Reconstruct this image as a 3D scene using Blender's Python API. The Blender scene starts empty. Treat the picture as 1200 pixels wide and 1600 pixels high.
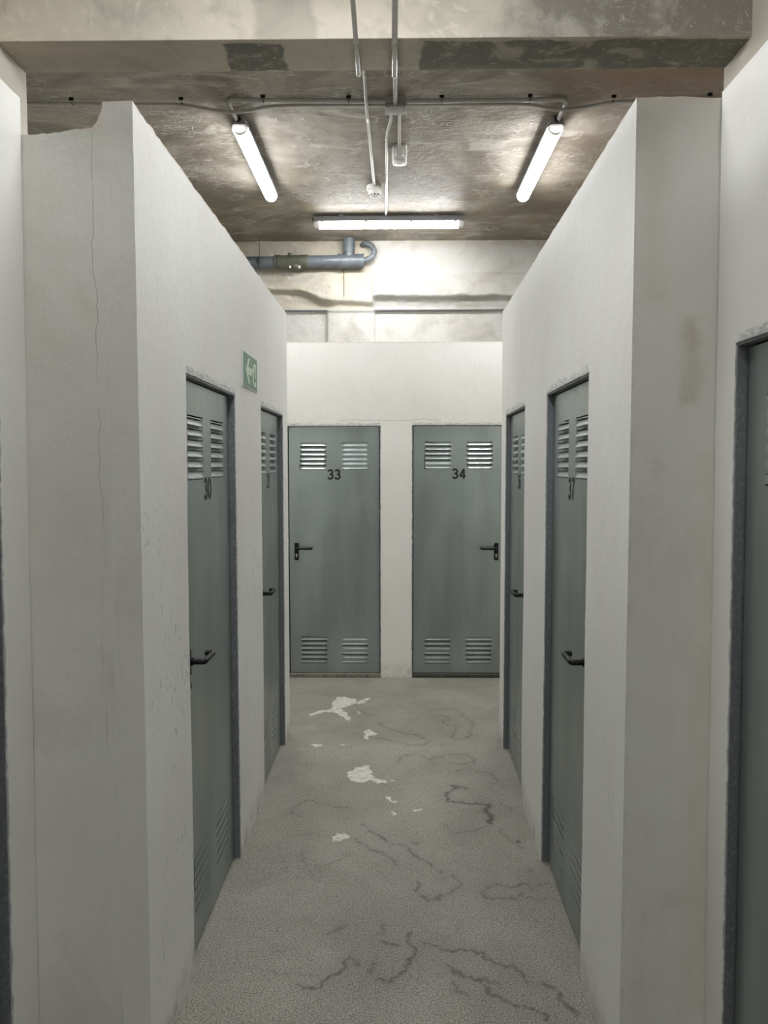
import bpy, bmesh, math, random
import numpy as np
from mathutils import Vector, Matrix, noise as mnoise

random.seed(7)
SC = bpy.context.scene
COL = SC.collection
PI = math.pi

# ------------------------------------------------------------------ camera
cam_d = bpy.data.cameras.new('camera')
cam_d.sensor_fit = 'VERTICAL'
cam_d.sensor_height = 36.0
cam_d.lens = 27.0
cam_d.clip_start = 0.02
cam = bpy.data.objects.new('camera', cam_d)
COL.objects.link(cam)
_F = Vector((-0.01321972, 0.99802104, -0.06147547))
_R = Vector((0.99991261, 0.01318819, -0.00091879))
_U = Vector((0.00010623, 0.06148222, 0.99810817))
cam.matrix_world = Matrix(((_R.x, _U.x, -_F.x, 0), (_R.y, _U.y, -_F.y, 0), (_R.z, _U.z, -_F.z, 1.7), (0, 0, 0, 1)))
SC.camera = cam

# ------------------------------------------------------------------ world, exposure
LAMP_POWER = 112.0
world = bpy.data.worlds.new('world')
SC.world = world
world.use_nodes = True
world.node_tree.nodes['Background'].inputs[0].default_value = (0.8, 0.85, 1, 1)
world.node_tree.nodes['Background'].inputs[1].default_value = 0.0
SC.view_settings.view_transform = 'Standard'
SC.view_settings.look = 'None'
SC.view_settings.gamma = 1.0
SC.view_settings.use_curve_mapping = False
SC.view_settings.exposure = 0.0
try:
    SC.cycles.max_bounces = 10
    SC.cycles.diffuse_bounces = 6
    SC.cycles.sample_clamp_indirect = 6.0
    SC.cycles.use_light_tree = True
except Exception:
    pass


# ------------------------------------------------------------------ node helper
class NT:
    def __init__(s, name):
        s.m = bpy.data.materials.new(name)
        s.m.use_nodes = True
        s.t = s.m.node_tree
        s.t.nodes.clear()
        s.out = s.t.nodes.new('ShaderNodeOutputMaterial')
        s.b = s.t.nodes.new('ShaderNodeBsdfPrincipled')
        s.t.links.new(s.b.outputs[0], s.out.inputs[0])
        s.co = s.t.nodes.new('ShaderNodeTexCoord').outputs['Object']

    def _set(s, sock, v):
        if v is None:
            return
        if hasattr(v, 'is_output') or isinstance(v, bpy.types.NodeSocket):
            s.t.links.new(v, sock)
        elif isinstance(v, (tuple, list)):
            if sock.type == 'RGBA' and len(v) == 3:
                v = (*v, 1)
            sock.default_value = v
        else:
            sock.default_value = v

    def math(s, op, a, b=None, c=None, clamp=False):
        n = s.t.nodes.new('ShaderNodeMath')
        n.operation = op
        n.use_clamp = clamp
        s._set(n.inputs[0], a)
        s._set(n.inputs[1], b)
        s._set(n.inputs[2], c)
        return n.outputs[0]

    def add(s, a, b): return s.math('ADD', a, b)
    def sub(s, a, b): return s.math('SUBTRACT', a, b)
    def mul(s, a, b): return s.math('MULTIPLY', a, b)
    def abs(s, a): return s.math('ABSOLUTE', a)
    def max(s, a, b): return s.math('MAXIMUM', a, b)
    def min(s, a, b): return s.math('MINIMUM', a, b)

    def xyz(s, v=None):
        n = s.t.nodes.new('ShaderNodeSeparateXYZ')
        s._set(n.inputs[0], v or s.co)
        return n.outputs

    def scale(s, sc, v=None, off=(0, 0, 0), rot=(0, 0, 0)):
        n = s.t.nodes.new('ShaderNodeMapping')
        s._set(n.inputs['Vector'], v or s.co)
        n.inputs['Location'].default_value = off
        n.inputs['Rotation'].default_value = rot
        n.inputs['Scale'].default_value = sc
        return n.outputs[0]

    def noise(s, sc, det=4, rough=0.55, dist=0.0, v=None):
        n = s.t.nodes.new('ShaderNodeTexNoise')
        s._set(n.inputs['Vector'], v or s.co)
        n.inputs['Scale'].default_value = sc
        n.inputs['Detail'].default_value = det
        n.inputs['Roughness'].default_value = rough
        n.inputs['Distortion'].default_value = dist
        return n.outputs[0]

    def voro(s, sc, v=None, feature='F1', rnd=1.0):
        n = s.t.nodes.new('ShaderNodeTexVoronoi')
        n.feature = feature
        s._set(n.inputs['Vector'], v or s.co)
        n.inputs['Scale'].default_value = sc
        n.inputs['Randomness'].default_value = rnd
        return n.outputs['Distance']

    def rng(s, v, a, b, c=0.0, d=1.0):
        n = s.t.nodes.new('ShaderNodeMapRange')
        n.clamp = True
        s._set(n.inputs[0], v)
        for i, x in enumerate((a, b, c, d)):
            n.inputs[i + 1].default_value = x
        return n.outputs[0]

    def sm(s, v, a, b, c=0.0, d=1.0):
        o = s.rng(v, a, b, c, d)
        o.node.interpolation_type = 'SMOOTHSTEP'
        return o

    def mix(s, f, a, b):
        n = s.t.nodes.new('ShaderNodeMix')
        n.data_type = 'RGBA'
        s._set(n.inputs[0], f)
        s._set(n.inputs[6], a)
        s._set(n.inputs[7], b)
        return n.outputs[2]

    def attr(s, name):
        n = s.t.nodes.new('ShaderNodeAttribute')
        n.attribute_name = name
        return n.outputs['Fac']

    def boxd(s, X, Y, x0, x1, y0, y1):
        """signed distance-like value to an axis box in two coordinates"""
        dx = s.sub(s.abs(s.sub(X, (x0 + x1) / 2)), (x1 - x0) / 2)
        dy = s.sub(s.abs(s.sub(Y, (y0 + y1) / 2)), (y1 - y0) / 2)
        return s.max(dx, dy)

    def bump(s, h, strength, dist):
        n = s.t.nodes.new('ShaderNodeBump')
        n.inputs['Strength'].default_value = strength
        n.inputs['Distance'].default_value = dist
        s._set(n.inputs['Height'], h)
        s.t.links.new(n.outputs[0], s.b.inputs['Normal'])

    def fin(s, col=None, rough=None, metal=None, **k):
        s._set(s.b.inputs['Base Color'], col)
        s._set(s.b.inputs['Roughness'], rough)
        s._set(s.b.inputs['Metallic'], metal)
        for n, v in k.items():
            s._set(s.b.inputs[n.replace('_', ' ')], v)
        return s.m


# ------------------------------------------------------------------ materials
def plaster(name, base=(0.77, 0.77, 0.735), openings=(), cracks=(), patches=(), hcracks=(), top=None, scuff=0.0, dirty=0.0, grit=1.0, edge=None):
    n = NT(name)
    X, Y, Z = n.xyz()
    big = n.noise(1.7, 3)
    tone = n.mix(n.sm(big, 0.3, 0.7), base, tuple(c * f for c, f in zip(base, (0.93, 0.925, 0.90))))
    streak = n.noise(1.0, 3, v=n.scale((55, 55, 1.2)))
    tone = n.mix(n.sm(streak, 0.45, 0.8, 0, 0.10), tone, tuple(c * 0.72 for c in base))
    if dirty:
        d = n.sm(n.noise(2.6, 6, 0.65, 0.6), 0.45, 0.72, 0, dirty)
        tone = n.mix(d, tone, (0.50, 0.455, 0.38))
        d2 = n.sm(n.noise(55, 4, 0.7), 0.55, 0.72, 0, dirty * 0.5)
        d2 = n.mul(d2, n.sm(n.noise(2.2, 2), 0.45, 0.6))
        tone = n.mix(d2, tone, (0.45, 0.44, 0.41))
    # small chips and specks
    sp = n.sm(n.noise(95, 2), 0.70, 0.75, 0, 0.35)
    sp = n.mul(sp, n.sm(n.noise(5, 3), 0.55, 0.7))
    tone = n.mix(sp, tone, (0.30, 0.28, 0.25))
    if scuff:
        for rot, th in ((0.12, 0.655), (-0.1, 0.665)):
            sv = n.noise(1.0, 3, 0.55, 0.3, v=n.scale((110, 110, 22), rot=(rot, rot, 0)))
            mk = n.mul(n.sm(sv, th, th + 0.03, 0, scuff), n.sm(Z, 0.0, 0.5))
            mk = n.mul(mk, n.sm(n.noise(2.3, 2), 0.48, 0.58))
            mk = n.mul(mk, n.sm(Z, 1.2, 2.0, 1, 0.1))
            tone = n.mix(mk, tone, (0.11, 0.12, 0.15))
    # grime close to the floor
    gr = n.mul(n.sm(Z, 0.0, 0.16, 1, 0), n.sm(n.noise(14, 4), 0.35, 0.7, 0.15, 0.7))
    tone = n.mix(gr, tone, (0.33, 0.30, 0.25))
    wob = n.sub(n.noise(28, 5, 0.65), 0.5)
    for (u0, u1, z1) in openings:
        d = n.add(n.boxd(X, Z, u0, u1, -1, z1), n.mul(wob, 0.03))
        m = n.sm(d, 0.004, 0.012, 1, 0)
        tone = n.mix(n.mul(m, 0.75), tone, (0.30, 0.30, 0.31))
        # unpainted mortar smear on top of the frame
        wob2 = n.sub(n.noise(1.0, 5, 0.7, v=n.scale((11, 11, 40))), 0.5)
        dt = n.add(n.boxd(X, Z, u0 + 0.0, u1 - 0.0, z1 - 0.02, z1 + 0.026), n.mul(wob2, 0.11))
        m = n.mul(n.sm(dt, -0.012, 0.008, 1, 0), n.sm(n.noise(1.0, 5, 0.7, v=n.scale((40, 40, 110))), 0.38, 0.60, 0.15, 0.85))
        tone = n.mix(m, tone, (0.36, 0.36, 0.37))
    for (x0, amp, z0, z1, wd) in cracks:
        cw = n.noise(2.2, 5, 0.6)
        path = n.add(x0, n.mul(n.sub(n.noise(1.0, 5, 0.6, v=n.scale((0, 0, 2.3))), 0.5), amp))
        d = n.abs(n.sub(X, path))
        m = n.mul(n.sm(d, wd * 0.5, wd, 1, 0), n.mul(n.sm(Z, z0, z0 + 0.1), n.sm(Z, z1 - 0.02, z1, 1, 0)))
        tone = n.mix(n.mul(m, n.sm(n.noise(6, 4), 0.35, 0.6, 0.05, 0.6)), tone, (0.28, 0.26, 0.23))
    for (x0, x1, z0, z1, c, s) in patches:
        d = n.add(n.boxd(X, Z, x0, x1, z0, z1), n.mul(n.sub(n.noise(9, 5, 0.6), 0.5), 0.13))
        m = n.mul(n.sm(d, -0.045, 0.02, s, 0), n.sm(n.noise(1, 4, 0.6, 0.5, v=n.scale((30, 30, 6))), 0.3, 0.65, 0.55, 1))
        tone = n.mix(m, tone, c)
    for (x0, x1, z0, amp) in hcracks:
        path = n.add(z0, n.mul(n.sub(n.noise(1.0, 5, 0.6, v=n.scale((3.5, 0, 0))), 0.5), amp))
        m = n.mul(n.sm(n.abs(n.sub(Z, path)), 0.001, 0.0025, 0.6, 0), n.mul(n.sm(X, x0, x0 + 0.05), n.sm(X, x1 - 0.05, x1, 1, 0)))
        tone = n.mix(m, tone, (0.24, 0.22, 0.19))
    if top is not None:
        m = n.mul(n.sm(n.add(Z, n.mul(wob, 0.03)), top - 0.006, top + 0.001), 0.85)
        tone = n.mix(m, tone, (0.68, 0.61, 0.53))
    if edge is not None:
        for ex in edge:
            d = n.add(n.abs(n.sub(X, ex)), n.mul(wob, 0.02))
            m = n.mul(n.sm(d, 0.0, 0.014, 1, 0), n.sm(n.noise(18, 5, 0.7), 0.45, 0.62, 0, 0.28))
            tone = n.mix(m, tone, (0.34, 0.32, 0.29))
    h = n.add(n.mul(n.noise(7, 5, 0.6), 1.3), n.add(n.mul(n.noise(42, 4, 0.6), 0.35 * grit), n.mul(n.sm(n.noise(80, 2), 0.66, 0.8), 0.25 * grit)))
    n.bump(h, 0.30, 0.008)
    return n.fin(tone, 0.62, 0.0, Specular_IOR_Level=0.35)


def m_ceiling():
    n = NT('troweled_concrete_ceiling')
    X, Y, Z = n.xyz()
    warp = n.noise(1.3, 4, 0.6, 1.2)
    c = n.mix(n.sm(warp, 0.38, 0.62), (0.185, 0.158, 0.122), (0.37, 0.335, 0.28))
    # broad trowel smears of pale plaster
    for sc, rt, th, k, col in (((1.2, 3.4, 1), 0.5, 0.56, 0.65, (0.60, 0.57, 0.50)), ((2.2, 5.5, 1), -0.6, 0.60, 0.5, (0.56, 0.54, 0.49)), ((1.5, 2.8, 1), 0.2, 0.60, 0.6, (0.16, 0.135, 0.10))):
        v = n.noise(1.0, 5, 0.6, 1.3, v=n.scale(sc, rot=(0, 0, rt)))
        c = n.mix(n.sm(v, th, th + 0.13, 0, k), c, col)
    # thin curved trowel ridges
    rid = 0
    for sc, rt, off in (((2.2, 7, 1), 0.45, 0.0), ((3, 9, 1), -0.35, 5.0), ((2.5, 4, 1), 1.1, 9.0)):
        v = n.noise(1.0, 3, 0.5, 1.8, v=n.scale(sc, off=(off, off, 0), rot=(0, 0, rt)))
        ln = n.sm(n.abs(n.sub(v, 0.5)), 0.0, 0.012, 1, 0)
        ln = n.mul(ln, n.sm(n.noise(3.2, 3), 0.45, 0.62))
        rid = n.max(rid, ln)
    c = n.mix(n.mul(rid, 0.6), c, (0.74, 0.71, 0.64))
    c = n.mix(n.sm(n.noise(38, 5, 0.7), 0.52, 0.8, 0, 0.45), c, (0.15, 0.13, 0.10))
    # ochre damp stains towards the back, a rusty area by the right column
    c = n.mix(n.mul(n.sm(Y, 5.4, 6.6), n.sm(n.noise(2.4, 5, 0.6, 0.5), 0.45, 0.65, 0, 0.6)), c, (0.25, 0.20, 0.11))
    c = n.mix(n.mul(n.sm(X, 0.5, 1.3), n.sm(Y, 4.1, 4.9, 0.9, 0.15)), c, (0.27, 0.175, 0.11))
    h = n.add(n.add(n.mul(n.noise(5, 6, 0.65, 0.8), 1.2), n.mul(rid, 0.25)), n.mul(n.noise(1.0, 4, 0.6, 1.0, v=n.scale((9, 26, 1), rot=(0, 0, 0.3))), 0.6))
    n.bump(h, 0.75, 0.016)
    return n.fin(c, n.rng(warp, 0.3, 0.7, 0.5, 0.75), 0.0, Specular_IOR_Level=0.4)


def m_beam(name, kind):
    n = NT(name)
    X, Y, Z = n.xyz()
    wob = n.mul(n.sub(n.noise(6, 5, 0.65), 0.5), 0.12)
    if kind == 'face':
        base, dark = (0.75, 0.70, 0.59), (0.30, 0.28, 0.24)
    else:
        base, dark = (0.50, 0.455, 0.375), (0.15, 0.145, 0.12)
    c = n.mix(n.sm(n.noise(2.0, 5, 0.6, 0.7), 0.4, 0.7), base, tuple(b * 0.80 for b in base))
    c = n.mix(n.mul(n.sm(n.noise(4.5, 6, 0.65, 1.0), 0.48, 0.66), 0.5), c, tuple(b * 0.66 for b in base))
    c = n.mix(n.mul(n.sm(n.noise(9, 5, 0.65, 1.2), 0.56, 0.66), 0.35), c, tuple(min(1, b * 1.25) for b in base))
    sv = n.noise(1.0, 4, 0.6, 1.6, v=n.scale((5, 16, 16), rot=(0, 0.3, 0)))
    scr = n.sm(n.abs(n.sub(sv, 0.5)), 0.0, 0.012, 1, 0)
    scr = n.mul(scr, n.sm(n.noise(7, 4), 0.45, 0.6))
    chips = n.sm(n.noise(30, 4, 0.7, 1.0), 0.63, 0.68)
    if kind == 'face':
        m = n.sm(n.add(X, n.mul(wob, 3)), 0.42, 0.60)
        m = n.mul(m, n.sm(n.noise(3, 5, 0.65, 0.5), 0.25, 0.45, 0.6, 0.95))
        c = n.mix(m, c, dark)
        d = n.add(n.boxd(X, Z, -0.55, -0.33, 3.38, 3.9), wob)
        c = n.mix(n.sm(d, -0.01, 0.03, 0.45, 0), c, (0.33, 0.31, 0.26))
        c = n.mix(n.mul(n.sm(X, 0.45, 0.7), n.mul(n.sm(n.noise(5, 4, 0.6, 0.5), 0.5, 0.66), 0.65)), c, (0.62, 0.60, 0.53))
        c = n.mix(n.mul(n.max(chips, scr), n.sm(X, 0.4, 0.8, 0.05, 0.75)), c, (0.78, 0.76, 0.70))
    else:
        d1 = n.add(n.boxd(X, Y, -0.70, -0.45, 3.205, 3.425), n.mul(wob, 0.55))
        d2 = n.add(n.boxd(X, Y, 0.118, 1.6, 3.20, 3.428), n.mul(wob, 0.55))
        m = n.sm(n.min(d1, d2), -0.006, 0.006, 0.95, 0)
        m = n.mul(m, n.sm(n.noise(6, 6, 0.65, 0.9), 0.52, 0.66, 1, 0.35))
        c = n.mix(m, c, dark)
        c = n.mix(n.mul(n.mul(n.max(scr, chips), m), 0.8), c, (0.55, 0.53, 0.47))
    h = n.add(n.noise(12, 5, 0.65), n.mul(scr, 0.3))
    n.bump(h, 0.35, 0.008)
    return n.fin(c, 0.7, 0.0, Specular_IOR_Level=0.3)


def m_floor():
    n = NT('worn_screed_floor')
    X, Y, Z = n.xyz()
    c = n.mix(n.sm(n.noise(2.1, 5, 0.6, 0.5), 0.35, 0.68), (0.225, 0.214, 0.178), (0.315, 0.302, 0.258))
    c = n.mix(n.sm(n.noise(11, 5, 0.65, 0.8), 0.45, 0.75, 0, 0.40), c, (0.20, 0.193, 0.165))
    c = n.mix(n.sm(n.noise(240, 3, 0.7), 0.46, 0.64, 0, 0.95), c, (0.47, 0.455, 0.40))
    c = n.mix(n.sm(n.noise(170, 3, 0.7), 0.54, 0.36, 0, 0.9), c, (0.085, 0.08, 0.065))
    # faint map of hairlines
    w = n.t.nodes.new('ShaderNodeVectorMath')
    w.operation = 'ADD'
    nn = n.t.nodes.new('ShaderNodeTexNoise')
    nn.inputs['Scale'].default_value = 9
    nn.inputs['Detail'].default_value = 5
    n._set(nn.inputs['Vector'], n.co)
    sc = n.t.nodes.new('ShaderNodeVectorMath')
    sc.operation = 'SCALE'
    n._set(sc.inputs[0], nn.outputs['Color'])
    sc.inputs['Scale'].default_value = 0.28
    n._set(w.inputs[0], n.co)
    n._set(w.inputs[1], sc.outputs[0])
    ed = n.voro(9.0, v=w.outputs[0], feature='DISTANCE_TO_EDGE')
    hl = n.mul(n.sm(ed, 0.0, 0.035, 0.5, 0), n.sm(n.noise(3.1, 3), 0.45, 0.6))
    c = n.mix(hl, c, (0.13, 0.125, 0.105))
    # water marks and spilled paint
    st = n.mul(n.attr('stain'), n.sm(n.noise(30, 4, 0.7), 0.3, 0.55, 0.3, 1.0))
    c = n.mix(n.math('MULTIPLY', st, 1.0, clamp=True), c, (0.06, 0.053, 0.042))
    halo = n.attr('halo')
    c = n.mix(n.mul(halo, 0.22), c, (0.15, 0.14, 0.115))
    pm = n.sm(n.add(n.attr('paint'), n.mul(n.sub(n.noise(60, 4, 0.7), 0.5), 0.55)), 0.36, 0.50)
    c = n.mix(n.mul(pm, n.sm(n.noise(32, 5, 0.7), 0.34, 0.56, 0.35, 0.95)), c, (0.63, 0.61, 0.545))
    # splashes of white paint
    dots = n.sm(n.voro(26, rnd=1.0), 0.035, 0.06, 1, 0)
    dots = n.mul(dots, n.sm(n.noise(6.0, 2), 0.56, 0.60))
    c = n.mix(n.mul(dots, n.sm(X, -0.3, 0.2, 1, 0.15)), c, (0.72, 0.71, 0.66))
    h = n.add(n.mul(n.noise(120, 4, 0.7), 0.5), n.add(n.mul(n.noise(14, 5), 0.8), n.mul(pm, 0.25)))
    n.bump(h, 0.55, 0.007)
    return n.fin(c, n.rng(n.noise(5, 4), 0.3, 0.7, 0.5, 0.72), 0.0, Specular_IOR_Level=0.4)


def m_backwall():
    n = NT('rough_painted_masonry')
    X, Y, Z = n.xyz()
    c = n.mix(n.sm(n.noise(4, 5, 0.6, 0.6), 0.4, 0.7), (0.50, 0.49, 0.46), (0.40, 0.38, 0.335))
    yel = n.mul(n.sm(n.add(X, n.mul(n.sub(n.noise(5, 3), 0.5), 0.1)), -0.28, -0.16, 1, 0), n.sm(Z, 3.16, 3.2))
    c = n.mix(n.mul(yel, n.sm(n.noise(3, 5, 0.6, 0.5), 0.35, 0.6, 0.35, 0.9)), c, (0.47, 0.425, 0.325))
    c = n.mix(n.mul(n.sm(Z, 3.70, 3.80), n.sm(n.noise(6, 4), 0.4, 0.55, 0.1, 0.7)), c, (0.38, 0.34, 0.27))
    d = n.abs(n.sub(X, n.add(-0.477, n.mul(n.sub(n.noise(4, 4), 0.5), 0.02))))
    rust = n.mul(n.sm(d, 0.0, 0.03, 1, 0), n.mul(n.sm(Z, 3.3, 3.5), n.sm(n.noise(22, 4), 0.4, 0.65, 0, 0.6)))
    c = n.mix(rust, c, (0.45, 0.27, 0.10))
    ln = n.mul(n.sm(d, 0.003, 0.006, 0.8, 0), n.mul(n.sm(Z, 3.27, 3.29), n.sm(Z, 3.53, 3.54, 1, 0)))
    c = n.mix(ln, c, (0.1, 0.08, 0.06))
    h = n.add(n.mul(n.noise(16, 6, 0.7, 0.4), 1.0), n.mul(n.noise(50, 4, 0.6), 0.5))
    n.bump(h, 0.6, 0.012)
    return n.fin(c, 0.6, 0.0, Specular_IOR_Level=0.35)


def m_steel(name, base, rough, metal, spangle=0.0, streak=0.3):
    n = NT(name)
    v = n.noise(1.0, 3, 0.5, v=n.scale((6, 6, 0.9)))
    c = n.mix(n.sm(v, 0.35, 0.7), base, tuple(b * (1 - streak * 0.5) for b in base))
    if spangle:
        s = n.noise(85, 3, 0.6)
        c = n.mix(n.sm(s, 0.45, 0.7, 0, spangle), c, tuple(min(1, b * 1.8) for b in base))
    smear = n.mul(n.sm(n.noise(1.0, 4, 0.6, 0.3, v=n.scale((4, 4, 2))), 0.48, 0.78), 0.30)
    c = n.mix(smear, c, tuple(min(1, b * 1.5) for b in base))
    sp = n.mul(n.mul(n.sm(n.noise(110, 1), 0.80, 0.83), n.sm(n.noise(3, 2), 0.55, 0.62)), 0.5)
    c = n.mix(sp, c, (0.7, 0.7, 0.68))
    r = n.rng(n.noise(1.0, 4, 0.6, v=n.scale((5, 5, 1.2))), 0.3, 0.7, rough - 0.035, rough + 0.06)
    n.bump(n.noise(1.6, 1, 0.4), 0.10, 0.02)
    return n.fin(c, r, metal)


def m_plain(name, col, rough=0.5, metal=0.0, vary=0.12, sc=30, **k):
    n = NT(name)
    c = n.mix(n.sm(n.noise(sc, 4), 0.35, 0.7), col, tuple(x * (1 - vary) for x in col))
    return n.fin(c, rough, metal, **k)


def m_emit(name, col, strength):
    n = NT(name)
    # the tube sits in a tray: the underside of the cover is brighter than its sides
    X, Y, Z = n.xyz()
    s = n.mul(n.sm(Z, -0.108, -0.062, 1.0, 0.26), n.rng(n.noise(3, 1), 0, 1, 0.97 * strength, 1.03 * strength))
    n.fin((0.8, 0.8, 0.8), 0.4, 0.0)
    n._set(n.b.inputs['Emission Color'], col)
    n._set(n.b.inputs['Emission Strength'], s)
    return n.m


M = dict(
    ceiling=m_ceiling(), floor=m_floor(), back=m_backwall(),
    beam=m_beam('painted_beam_face', 'face'), soffit=m_beam('scraped_beam_soffit', 'soffit'),
    plain=plaster('plain_white_plaster'),
    column=plaster('beige_plaster_column', (0.62, 0.58, 0.50), dirty=0.5),
    steel=m_steel('galvanised_door_steel', (0.36, 0.405, 0.395), 0.345, 0.85),
    frame=m_steel('galvanised_frame_steel', (0.19, 0.203, 0.213), 0.5, 0.5, spangle=0.45),
    dark=m_plain('dark_gap', (0.012, 0.013, 0.015), 0.9),
    black=m_plain('black_nylon', (0.006, 0.006, 0.0065), 0.42, Specular_IOR_Level=0.25),
    chrome=m_plain('nickel_lock_cylinder', (0.55, 0.53, 0.49), 0.4, 1.0),
    ink=m_plain('black_vinyl', (0.008, 0.008, 0.009), 0.6),
    sill=m_plain('dusty_concrete_threshold', (0.21, 0.195, 0.16), 0.8, vary=0.4),
    sill_dark=m_plain('dark_threshold', (0.07, 0.065, 0.055), 0.8, vary=0.4),
    pvc=m_plain('grey_pvc_conduit', (0.42, 0.41, 0.385), 0.28),
    pvc_drain=m_plain('grey_pvc_drain', (0.135, 0.155, 0.168), 0.35, vary=0.45, sc=7),
    rubber=m_plain('olive_rubber_coupling', (0.12, 0.125, 0.085), 0.55, vary=0.4, sc=12),
    box=m_plain('grey_junction_box', (0.30, 0.295, 0.27), 0.5),
    white=m_plain('white_plastic', (0.74, 0.73, 0.69), 0.4),
    clear=m_plain('frosted_clear_plastic', (0.80, 0.79, 0.76), 0.22, vary=0.05, Transmission_Weight=0.35),
    lamp_grey=m_plain('grey_lamp_housing', (0.21, 0.21, 0.215), 0.45),
    tube=m_emit('lit_diffuser', (0.985, 0.99, 1.0), LAMP_POWER),
    wire=m_plain('dark_wire', (0.03, 0.03, 0.03), 0.6),
    green=m_plain('green_sign_face', (0.085, 0.215, 0.145), 0.45),
    pale=m_plain('pale_glow_pigment', (0.60, 0.70, 0.55), 0.5),
    silver=m_plain('sign_rim', (0.62, 0.64, 0.60), 0.4),
)


# ------------------------------------------------------------------ mesh helpers
def link(name, me, mat, parent=None):
    o = bpy.data.objects.new(name, me)
    COL.objects.link(o)
    for m in (mat if isinstance(mat, (list, tuple)) else [mat]):
        me.materials.append(m)
    if parent:
        o.parent = parent
    return o


def obj(name, bm, mat, parent=None, smooth=True, loc=None, rotz=None):
    bmesh.ops.recalc_face_normals(bm, faces=bm.faces)
    me = bpy.data.meshes.new(name)
    bm.to_mesh(me)
    bm.free()
    if smooth:
        me.polygons.foreach_set('use_smooth', [True] * len(me.polygons))
        try:
            me.set_sharp_from_angle(angle=math.radians(35))
        except Exception:
            pass
    o = link(name, me, mat, parent)
    if loc is not None:
        o.location = loc
    if rotz is not None:
        o.rotation_euler.z = rotz
    return o


def empty(name, loc=(0, 0, 0), rotz=0.0):
    o = bpy.data.objects.new(name, None)
    o.empty_display_size = 0.1
    COL.objects.link(o)
    o.location = loc
    o.rotation_euler.z = rotz
    return o


def tag(o, label=None, cat=None, group=None, kind=None):
    for k, v in (('label', label), ('category', cat), ('group', group), ('kind', kind)):
        if v:
            o[k] = v
    return o


def box(bm, x0, x1, y0, y1, z0, z1, bev=0.0, mi=0):
    vs = [bm.verts.new((x, y, z)) for z in (z0, z1) for y in (y0, y1) for x in (x0, x1)]
    fs = [bm.faces.new([vs[i] for i in f]) for f in ((0, 2, 3, 1), (4, 5, 7, 6), (0, 1, 5, 4), (2, 6, 7, 3), (0, 4, 6, 2), (1, 3, 7, 5))]
    for f in fs:
        f.material_index = mi
    if bev:
        es = list({e for f in fs for e in f.edges})
        bmesh.ops.bevel(bm, geom=es, offset=bev, segments=3, profile=0.5, affect='EDGES')
    return fs


def tube(bm, pts, r, seg=12, caps=True, mi=0):
    pts = [Vector(p) for p in pts]
    rings = []
    up = Vector((0, 0, 1))
    prev = None
    for i, p in enumerate(pts):
        a = pts[max(i - 1, 0)]
        b = pts[min(i + 1, len(pts) - 1)]
        t = (b - a).normalized()
        if prev is None:
            s = t.cross(up)
            if s.length < 1e-3:
                s = t.cross(Vector((1, 0, 0)))
        else:
            s = prev - t * prev.dot(t)
        s.normalize()
        prev = s
        q = t.cross(s)
        rr = r[i] if isinstance(r, (list, tuple)) else r
        rings.append([bm.verts.new(p + (s * math.cos(2 * PI * k / seg) + q * math.sin(2 * PI * k / seg)) * rr) for k in range(seg)])
    for a, b in zip(rings, rings[1:]):
        for k in range(seg):
            f = bm.faces.new((a[k], a[(k + 1) % seg], b[(k + 1) % seg], b[k]))
            f.material_index = mi
    if caps:
        bm.faces.new(rings[0][::-1]).material_index = mi
        bm.faces.new(rings[-1]).material_index = mi


def arc_path(pts, rad, n=6):
    """polyline with its inner corners rounded"""
    pts = [Vector(p) for p in pts]
    out = [pts[0]]
    for a, b, c in zip(pts, pts[1:], pts[2:]):
        d1, d2 = (a - b), (c - b)
        r = min(rad, d1.length * 0.45, d2.length * 0.45)
        p, q = b + d1.normalized() * r, b + d2.normalized() * r
        for k in range(n + 1):
            t = k / n
            out.append(p * (1 - t) ** 2 + b * 2 * t * (1 - t) + q * t * t)
    out.append(pts[-1])
    return out


def lathe(bm, prof, c, seg=28, axis='Z'):
    rings = []
    for r, h in prof:
        rings.append([bm.verts.new((c[0] + r * math.cos(2 * PI * k / seg), c[1] + r * math.sin(2 * PI * k / seg), c[2] + h)) for k in range(seg)])
    for a, b in zip(rings, rings[1:]):
        for k in range(seg):
            bm.faces.new((a[k], a[(k + 1) % seg], b[(k + 1) % seg], b[k]))
    bm.faces.new(rings[0][::-1])
    bm.faces.new(rings[-1])


def prism(bm, poly, y0, y1):
    """outline in x, z given a thickness along y"""
    a = [bm.verts.new((x, y0, z)) for x, z in poly]
    b = [bm.verts.new((x, y1, z)) for x, z in poly]
    bm.faces.new(a)
    bm.faces.new(b[::-1])
    n = len(poly)
    for i in range(n):
        bm.faces.new((a[i], b[i], b[(i + 1) % n], a[(i + 1) % n]))


def steps(marks, d):
    out = []
    for a, b in zip(marks, marks[1:]):
        k = max(1, round((b - a) / d))
        out += [a + (b - a) * i / k for i in range(k)]
    return out + [marks[-1]]


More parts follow.
